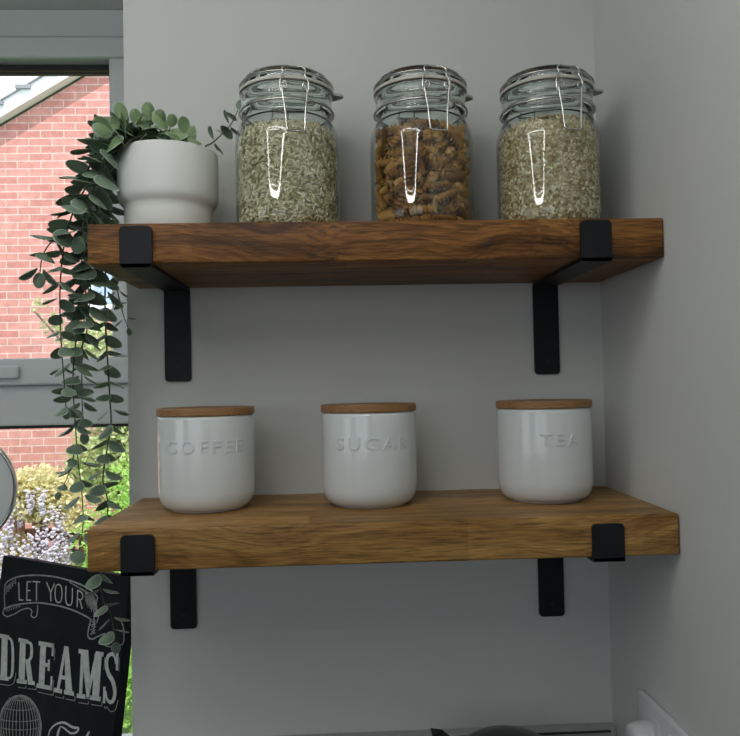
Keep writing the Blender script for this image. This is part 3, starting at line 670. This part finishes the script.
def poly(bm, pts, z=-.0006): prism_y(bm, [(p[0], p[1]) for p in pts], z, -.0001)
def A_(x, y): return sp(x/5.286, 545+y/5.286)
def B_(x, y): return sp(x/5.286, 625+y/5.286)
def crv(pts, n=6): return [V((p.x, p.y)) for p in cr([(p.x, p.y, 0) for p in pts], n)]
def quadmap(q, f):
    (ax, ay), (bx, by), (cx, cy_), (dx, dy) = q
    def g(u, v):
        x = (ax*(1-u)+bx*u)*(1-v)+(dx*(1-u)+cx*u)*v; y = (ay*(1-u)+by*u)*(1-v)+(dy*(1-u)+cy_*u)*v
        return f(x, y)
    return g
# banner
bn = bmesh.new()
def line(pts, w=.0011, f=A_, w1=None): ribbon(bn, crv([f(*p) for p in pts]), w*1.25, w1)
line([(27,212), (45,190), (100,167), (180,160), (270,165), (350,182), (430,210), (490,245), (517,275)], .0016)
line([(20,338), (60,322), (110,312), (190,305), (260,312), (330,326), (400,350), (458,378), (482,394)], .0015)
line([(27,212), (24,280), (26,330), (17,362), (38,380)], .0012)
line([(38,380), (75,366), (110,345), (150,334), (170,350), (165,372), (180,384), (196,370), (200,318)], .0013)
line([(517,275), (510,325), (522,372), (512,410)], .0014)
line([(482,394), (470,440), (466,482), (488,497), (520,482), (556,468)], .0015)
line([(505,330), (498,380), (500,430), (484,470)], .001)
line([(556,468), (557,528), (604,535), (652,518), (654,440), (640,400)], .0010)
for i in range(9):
    line([(34+i*6, 218-i*5), (32+i*6+(i % 3)*2, 262-i*7-(i % 2)*8)], .0006)
    line([(30+i*9, 330-i*2), (36+i*9, 352-(i*3)), ], .0006)
for i in range(10):
    line([(452+i*6, 240+i*5), (455+i*6, 300+i*7+(i % 3)*9)], .0008)
    line([(478+(i % 3)*7, 400+i*8), (500+(i % 2)*9, 392+i*8)], .0007)
for i in range(6): line([(490+i*5, 300+i*10), (512+(i % 2)*4, 318+i*10)], .0009)
for i in range(12): line([(370+i*11, 196+i*6), (380+i*11, 204+i*7)], .0009)
obj('banner_drawing', bn, M['chalk_dim'], sg)
# LET YOUR
tx = bmesh.new()
def glyph(bm, ch, quad, f, w):
    g = quadmap(quad, f)
    def st(*pts, c=False): ribbon(bm, crv([g(*p) for p in pts]) if c else [g(*p) for p in pts], w)
    if ch == 'L': st((.1,0), (.1,1)); st((0.04,1), (.95,1))
    if ch == 'E': st((.1,0), (.1,1)); st((.04,0), (.95,0)); st((.1,.48), (.8,.48)); st((.04,1), (.95,1))
    if ch == 'T': st((0,0), (1,0)); st((.5,0), (.5,1))
    if ch == 'Y': st((.02,0), (.5,.52)); st((.98,0), (.5,.52)); st((.5,.5), (.5,1))
    if ch == 'O': st((.5,0), (.15,.12), (.03,.5), (.15,.88), (.5,1), (.85,.88), (.97,.5), (.85,.12), (.5,0), c=True)
    if ch == 'U': st((.05,0), (.05,.7), (.2,.95), (.5,1.02), (.8,.95), (.95,.7), (.95,0), c=True)
    if ch == 'R': st((.1,0), (.1,1)); st((.1,0), (.6,.02), (.92,.13), (.92,.38), (.6,.5), (.1,.5), c=True); st((.5,.5), (1,1))
for ch, q in (('L', ((97,198), (125,198), (127,291), (100,290))), ('E', ((142,195), (168,194), (168,292), (140,291))), ('T', ((175,193), (214,196), (212,296), (176,293))),
              ('Y', ((246,197), (290,203), (290,300), (250,295))), ('O', ((292,204), (330,210), (330,306), (290,302))), ('U', ((348,216), (386,228), (384,320), (346,312))), ('R', ((408,238), (440,250), (436,338), (406,328)))):
    glyph(tx, ch, q, A_, .0017)
obj('lettering', tx, M['chalk'], sg)
# DREAMS in slab capitals, plus the offset drop line
bl = bmesh.new(); dl = bmesh.new()
def slab(ch, q):
    g = quadmap(q, B_); lv = random.uniform(0, .00008)
    def R(u0, v0, u1, v1): poly(bl, [g(u0, v0), g(u1, v0), g(u1, v1), g(u0, v1)], -.0006-lv)
    def P(*pts): poly(bl, [g(*p) for p in pts], -.0007-lv)
    def arc(pts, w, w1): ribbon(bl, crv([g(*p) for p in pts], 8), w, w1, -.00065-lv)
    if ch == 'D': R(0,0,.6,.09); R(0,.91,.6,1); R(.12,.05,.50,.95); arc([(.5,.045), (.76,.1), (.86,.3), (.86,.7), (.76,.9), (.5,.955)], .0018, .0060)
    if ch == 'R': R(0,0,.6,.09); R(0,.91,.55,1); R(.10,.05,.44,.95); arc([(.45,.045), (.74,.07), (.82,.18), (.80,.36), (.66,.45), (.44,.47)], .0020, .0058); P((.46,.45), (.72,.45), (.90,.91), (1,.91), (1,1), (.64,1))
    if ch == 'E': R(0,0,1,.09); R(0,.91,1,1); R(.12,.05,.48,.95); R(.46,.44,.72,.52); R(.66,.36,.78,.60); R(.88,0,1,.27); R(.88,.70,1,1)
    if ch == 'A': R(-.02,.91,.40,1); R(.52,.91,1.04,1); P((.42,0), (.68,0), (.96,.95), (.60,.95)); P((.42,0), (.52,.12), (.26,.93), (.12,.93)); R(.26,.62,.70,.70)
    if ch == 'M': R(0,0,.30,.09); R(.72,0,1,.09); R(0,.91,.36,1); R(.56,.91,1.02,1); R(.10,.05,.22,.95); R(.66,.05,.94,.95); P((.10,0), (.38,0), (.56,.75), (.44,1)); P((.70,0), (.82,0), (.50,1), (.44,.8))
    if ch == 'S':
        arc([(.84,.22), (.74,.09), (.52,.04), (.26,.10), (.18,.25), (.34,.42), (.66,.56), (.82,.74), (.74,.90), (.50,.96), (.26,.90), (.16,.76)], .0022, .0064)
        R(.86,0,1,.34); R(.0,.68,.14,1)
    f = lambda u, v: g(u+.09, v+.095)
    if ch in 'RAMEF': 
        for a, b in (((0,1.0), (.42,1.0)), ((.42,1.0), (.42,.95)), ((.54,1.0), (1.0,1.0)), ((1.0,1.0), (1.0,.90))) if ch != 'E' else (((0,1), (1,1)), ((1,1), (1,.68))): ribbon(dl, [f(*a), f(*b)], .0008)
    elif ch == 'D': ribbon(dl, crv([f(0,1), f(.55,1), f(.85,.92), f(.98,.7)]), .0008)
    else: ribbon(dl, crv([f(0,.96), f(.1,1), f(.2,.97), f(.45,1.04), f(.8,.98), f(.97,.8)]), .0008)
    if ch in 'MES': ribbon(dl, [f(.98,.0), f(.98,.26)], .0007)
for ch, q in (('D', ((3,46), (80,62), (80,300), (-6,288))), ('R', ((100,68), (184,86), (184,318), (90,306))), ('E', ((207,85), (287,98), (276,346), (196,330))),
              ('A', ((310,105), (388,119), (388,374), (288,354))), ('M', ((418,126), (548,144), (530,402), (407,384))), ('S', ((553,140), (627,144), (620,426), (546,412)))): slab(ch, q)
for f_ in dl.faces: f_.material_index = 1
merge(bl, dl)
obj('lettering', bl, [M['chalk'], M['chalk_dim']], sg)
# hot-air balloon
bb = bmesh.new()
cx0, cy0, rx, ry = 106, 545, 113, 175
for k in range(19):
    a = -1+2*k/18; ribbon(bb, crv([B_(cx0+rx*math.sin(a*PI/2)*math.sin(t*PI/2), cy0-ry*math.cos(t*PI/2)) for t in (.0,.2,.4,.6,.8,1,1.25)], 3), .0009 if abs(k-9) < 9 else .0014)
for v in (.35, .62, .86, 1.02): ribbon(bb, crv([B_(cx0+rx*s*math.sin(v*PI/2), cy0-ry*math.cos(v*PI/2)+14*(1-s*s)-10) for s in (-1,-.6,-.2,.2,.6,1)], 3), .0007)
obj('balloon_drawing', bb, M['chalk_dim'], sg)
sc = bmesh.new()
for pts, w, w1 in (([(255,590), (268,552), (298,524), (340,516), (385,540), (416,546), (402,568), (372,570), (340,545), (318,535)], .0012, .0030), ([(318,540), (308,570), (300,610), (285,650)], .002, .004), ([(474,562), (460,590), (448,640)], .002, .0034),
                   ([(395,600), (378,625), (385,648), (410,640)], .0015, .003)):
    ribbon(sc, crv([B_(*p) for p in pts]), w, w1)
obj('script_lettering', sc, M['chalk'], sg)

# ------------------------------------------------------------------ round mirror on a stand, cut by the frame edge
mr = empty('table_mirror', (-.8596, .05, SILL), 'pale grey round mirror back with a thin bright rim at the left edge', 'mirror')
def rotx(bm, c):
    bmesh.ops.rotate(bm, verts=bm.verts, cent=(0,0,0), matrix=Matrix.Rotation(PI/2, 3, 'X')); bmesh.ops.translate(bm, verts=bm.verts, vec=c); return bm
zc = .462
obj('mirror_disc', rotx(lathe(bmesh.new(), [(0,-.003), (.071,-.003), (.0725,0), (.071,.003), (0,.0035)], 72), (0,0,zc)), M['mirror_back'], mr, True, .6)
obj('rim', rotx(lathe(bmesh.new(), [(.0722,-.004), (.0750,-.003), (.0755,0), (.0750,.003), (.0722,.004)], 72, True), (0,0,zc)), M['chrome'], mr, True)
obj('stem', T([(0,0,.008), (0,0,zc-.074)], .004, n=12), M['chrome'], mr, True)
obj('base', lathe(bmesh.new(), [(0,.0003), (.042,.0003), (.043,.003), (.03,.008), (0,.010)], 40), M['chrome'], mr, True, .6)

# ------------------------------------------------------------------ kettle
kt = empty('kettle', (-.175, -.125, -.6447), 'black kettle with a domed lid on the worktop below the shelves', 'kettle')
obj('body', lathe(bmesh.new(), [(0,0), (.074,0), (.078,.006), (.080,.03), (.077,.10), (.070,.165), (.064,.192), (.060,.196), (0,.196)], 64), M['kettle'], kt, True, .7)
obj('lid', lathe(bmesh.new(), [(0,.1955), (.0610,.1955), (.0600,.204), (.0540,.213), (.042,.2205), (.022,.2255), (0,.227)], 64), M['kettle'], kt, True, .7)
bm = bmesh.new()
sec = [(-.050,.188,.022), (-.066,.206,.016), (-.086,.2235,.009)]
rg = []
for x, z, wv in sec: rg.append([bm.verts.new((x, -wv, z+.012)), bm.verts.new((x+.006, 0, z-.014)), bm.verts.new((x, wv, z+.012)), bm.verts.new((x+.012, 0, z+.014))])
for a, b in zip(rg, rg[1:]):
    for i in range(4): bm.faces.new((a[i], a[(i+1) % 4], b[(i+1) % 4], b[i]))
bm.faces.new(rg[0]); bm.faces.new(rg[-1])
obj('spout', bm, M['kettle'], kt, True, .8)
obj('handle', T(cr([(.066,-.01,.185), (.100,-.014,.180), (.112,-.016,.12), (.104,-.014,.05), (.077,-.01,.03)], 8), .009, n=12), M['kettle'], kt, True)

# ------------------------------------------------------------------ socket and plug on the side wall
sk = empty('wall_socket', (XW, -.182, -.420), 'white double wall socket low on the right wall', 'socket')
obj('faceplate', B((-.0085, -.073, -.043), (-.0004, .073, .043), .003, 3), M['plastic'], sk, True, .6)
for y in (-.018, .018): obj('switch', B((-.0115, y-.006, .008), (-.0084, y+.006, .030), .001), M['plastic'], sk)
bm = bmesh.new()
for dy, dz, wy, wz in ((0,.012,.0022,.004), (-.011,-.011,.0032,.0022), (.011,-.011,.0032,.0022)): box(bm, (-.0089, -.040+dy-wy, dz-wz), (-.0080, -.040+dy+wy, dz+wz))
obj('pin_holes', bm, M['hole'], sk)
pg = empty('plug', (XW-.0088, -.145, -.420), 'white round-backed plug pushed into the wall socket on the right', 'plug')
def rl(bm, mtx): bmesh.ops.rotate(bm, verts=bm.verts, cent=(0,0,0), matrix=mtx); return bm
obj('plug_body', rl(lathe(bmesh.new(), [(0,0), (.0215,0), (.0225,.003), (.0205,.015), (.0185,.021), (.014,.0235), (0,.0245)], 36), Matrix.Rotation(-PI/2, 3, 'Y')), M['plastic'], pg, True, .9)
obj('cord', T(cr([(-.010,0,-.020), (-.012,0,-.05), (-.012,-.005,-.12), (-.012,-.02,-.2100)], 6), .0033, n=8), M['plastic'], pg, True)

# ------------------------------------------------------------------ outdoors
GZ = -1.75
struct(obj('ground', B((-30, .35, GZ-.2), (20, 40, GZ)), M['lawn']))
# neighbour's gable wall: verge runs up to the right
BY = 6.5; sl_ = (3.0714-2.5617)/(3.5992-2.7474)
def vz(x): return 2.5617+(x+3.5992)*sl_
hs = empty('neighbour_house', (-4, BY, GZ), 'red brick gable house with white bargeboard beyond the window', 'house')
XL = -8.0; XA = -.9; XB = 6.2
bm = bmesh.new(); prism_y(bm, [(XL+4, 0), (XB+4, 0), (XB+4, vz(XA)-(XB-XA)*sl_-GZ), (XA+4, vz(XA)-GZ), (XL+4, vz(XL)-GZ)], 0, .25)
obj('brick_wall', bm, M['brick'], hs)
def strip(off0, off1, y0, y1, x0=XL-.2, x1=-.9):
    k = math.sqrt(1+sl_**2); return prism_y(bmesh.new(), [(x0+4, vz(x0)+off0*k-GZ), (x1+4, vz(x1)+off0*k-GZ), (x1+4, vz(x1)+off1*k-GZ), (x0+4, vz(x0)+off1*k-GZ)], y0, y1)
def mirrored(bm):
    """add the far slope of the gable, mirrored about the ridge"""
    g = bm.copy()
    for v in g.verts: v.co.x = 2*(XA+4)-v.co.x
    merge(bm, g); return bm
obj('bargeboard', mirrored(strip(0.02, .145, -.12, -.09)), M['upvc_far'], hs)
obj('soffit_board', mirrored(strip(.022, .04, -.09, 0)), M['upvc_far'], hs)
bm = strip(.146, .158, -.14, 4)
x = XL
while x < -.95:
    z = vz(x)+.155*math.sqrt(1+sl_**2)-GZ
    box(bm, (x+4-.07, -.15, z-.025), (x+4+.07, -.02, z+.012)); x += .26
obj('roof', mirrored(bm), M['roof_tile'], hs)
wn = obj('window_frame', B((-2.755+4, -.05, .76-GZ), (-2.30+4, -.001, 1.30-GZ), .01), M['upvc_far'], hs)
obj('window_glass', B((-2.70+4, -.058, .82-GZ), (-2.40+4, -.0505, 1.24-GZ)), M['pane_blue'], wn)

def leafcloud(bm, blobs, n, size, seed, asp=.6, mi=0, hollow=.35):
    rnd = random.Random(seed); wts = [b[3]*b[4]*b[5] for b in blobs]
    for _ in range(n):
        b = rnd.choices(blobs, wts)[0]; d = V((rnd.gauss(0,1), rnd.gauss(0,1), rnd.gauss(0,1))).normalized(); q = (hollow+(1-hollow)*rnd.random())
        p = V((b[0]+d.x*b[3]*q, b[1]+d.y*b[4]*q, b[2]+d.z*b[5]*q)); ax = V((rnd.gauss(0,1), rnd.gauss(0,1), rnd.gauss(0,.7)-.2)).normalized(); no = ax.orthogonal().normalized()
        no.rotate(Matrix.Rotation(rnd.uniform(0, 2*PI), 3, ax)); sd = no.cross(ax); s = size*rnd.uniform(.6, 1.3)
        a = bm.verts.new(p-ax*s*.5); c = bm.verts.new(p+ax*s*.5); l = bm.verts.new(p+sd*s*asp*.5+no*s*.06); r = bm.verts.new(p-sd*s*asp*.5+no*s*.06)
        bm.faces.new((a, l, c, r)).material_index = mi
    return bm
def plant(name, loc, label, cat, blobs, n, size, m, seed, trunk, group=None, asp=.6):
    r = empty(name, loc, label, cat, group); L = V(loc)
    obj('foliage', leafcloud(bmesh.new(), [(b[0]-L.x, b[1]-L.y, b[2]-L.z, *b[3:]) for b in blobs], n, size, seed, asp), m, r)
    bm = bmesh.new()
    for pts, r0 in trunk: tube(bm, cr([V(p)-L for p in pts], 4), r0, 8, r1=r0*.4)
    obj('trunk', bm, M['bark'], r, True); return r
a = aty(92, 335, 5.2); b = aty(112, 380, 5.2); c = aty(118, 455, 5.2); e = aty(35, 318, 5.2); f = aty(90, 470, 5.2)
plant('garden_tree', (c.x, 5.2, GZ), 'pale sunlit leafy tree in front of the brick house', 'tree',
      [(a.x, 5.2, a.z-.05, .20, .3, .22), (b.x+.15, 5.2, b.z, .42, .4, .45), (c.x+.1, 5.2, c.z, .48, .4, .50), (e.x+.02, 5.2, e.z+.10, .10, .08, .10), (e.x+.14, 5.2, e.z-.06, .12, .08, .12), (e.x+.27, 5.2, e.z-.22, .12, .1, .12), (e.x+.42, 5.2, e.z-.34, .15, .1, .12), (f.x, 5.2, f.z, .22, .3, .28)], 9000, .050, M['tree'], 3,
      [([(c.x, 5.2, GZ), (c.x+.03, 5.2, -.9), (c.x, 5.2, .2), (b.x, 5.2, b.z)], .06), ([(c.x, 5.2, -.3), (f.x, 5.2, .1), (e.x+.3, 5.2, e.z-.3), (e.x, 5.2, e.z+.05)], .02)])
a = aty(95, 545, 2.6); b = aty(118, 500, 2.6)
plant('garden_shrub', (a.x, 2.7, GZ), 'bright green leafy shrub nearest the window', 'shrub',
      [(a.x+.02, 2.7, a.z-.03, .16, .2, .24), (b.x+.05, 2.7, b.z, .14, .2, .24), (a.x+.15, 2.7, a.z-.45, .34, .3, .45), (a.x-.0, 2.7, a.z-.30, .2, .2, .3)], 8000, .034, M['bush'], 5,
      [([(a.x, 2.7, GZ), (a.x+.03, 2.7, -1.2), (a.x, 2.7, a.z)], .025), ([(a.x+.05, 2.7, GZ), (b.x, 2.7, -1.2), (b.x, 2.7, b.z)], .02)])
# fence behind the climber
p = aty(0, 512, 3.6); q = aty(85, 512, 3.6)
fn = empty('garden_fence', (-2.6, 3.6, GZ), 'reddish brown paling fence half hidden by lilac blossom', 'fence')
ft = p.z-GZ
for i in range(38):
    x = -.75+i*.135
    obj('pale', B((x-.045, 0, 0), (x+.045, .018, ft+.03*math.sin(i*2.1)), .004), M['fence'], fn)
for z in (.3, ft-.18): obj('rail', B((-.85, .018, z), (4.35, .055, z+.07)), M['fence'], fn)
# wisteria
wr = empty('wisteria', (-2.15, 3.45, GZ), 'climbing plant with hanging lilac blossom and yellowish leaves over the fence', 'climber')
L = V((-2.15, 3.45, GZ))
bl_ = []
for x, y, s in ((5,500,.10), (22,488,.13), (38,482,.14), (50,492,.15), (62,502,.12), (15,508,.10), (30,505,.12), (45,512,.10), (8,545,.12), (20,562,.10), (60,560,.10), (75,520,.10)):
    v = aty(x, y, 3.4)-L; bl_.append((v.x, v.y, v.z, s*1.1, .16, s*.75))
obj('foliage', leafcloud(bmesh.new(), bl_, 6500, .034, 9), M['vine'], wr)
rnd = random.Random(4)
for i, (x, y, ln) in enumerate([(4,515,.24), (10,500,.20), (2,535,.26), (14,528,.24), (27,535,.26), (33,528,.30), (39,524,.30), (45,518,.32), (50,512,.34), (55,500,.38), (59,508,.36), (63,505,.34), (48,540,.28), (36,550,.26), (28,556,.22), (20,498,.16), (42,488,.15), (30,490,.13), (57,540,.30), (64,545,.26), (9,556,.2), (52,560,.25), (43,562,.2), (68,530,.3), (17,548,.22)]):
    v = aty(x, y, 3.25+.02*(i % 4))-L; bm = bmesh.new()
    for k in range(70):
        u = rnd.random()**.8; rr = .032*(1-u*.75); an = rnd.uniform(0, 2*PI)
        p0 = v+V((rr*math.cos(an)*rnd.random()**.5, rr*math.sin(an), -u*ln)); s = rnd.uniform(.010, .018)
        bmesh.ops.create_icosphere(bm, subdivisions=1, radius=s*.62, matrix=Matrix.Translation(p0) @ Matrix.Diagonal((1, 1, .8, 1)))
    obj('blossom', bm, M['flower'], wr)
bm = bmesh.new()
for x in (-.25, .1, .3): tube(bm, cr([V((x, .02, 0)), V((x+.05, .0, .4)), V((x-.05, .03, .8)), V((x, 0, ft))], 5), .018, 7, r1=.01)
obj('vine_stem', bm, M['bark'], wr, True)

plant('garden_shrub', (.2, 3.1, GZ), 'rounded green shrub in front of the fence beyond the wall edge', 'shrub', [(.2, 3.1, -1.15, .55, .35, .55)], 3500, .045, M['bush'], 15, [([(.2, 3.1, GZ), (.22, 3.1, -1.3), (.2, 3.1, -.9)], .03)])
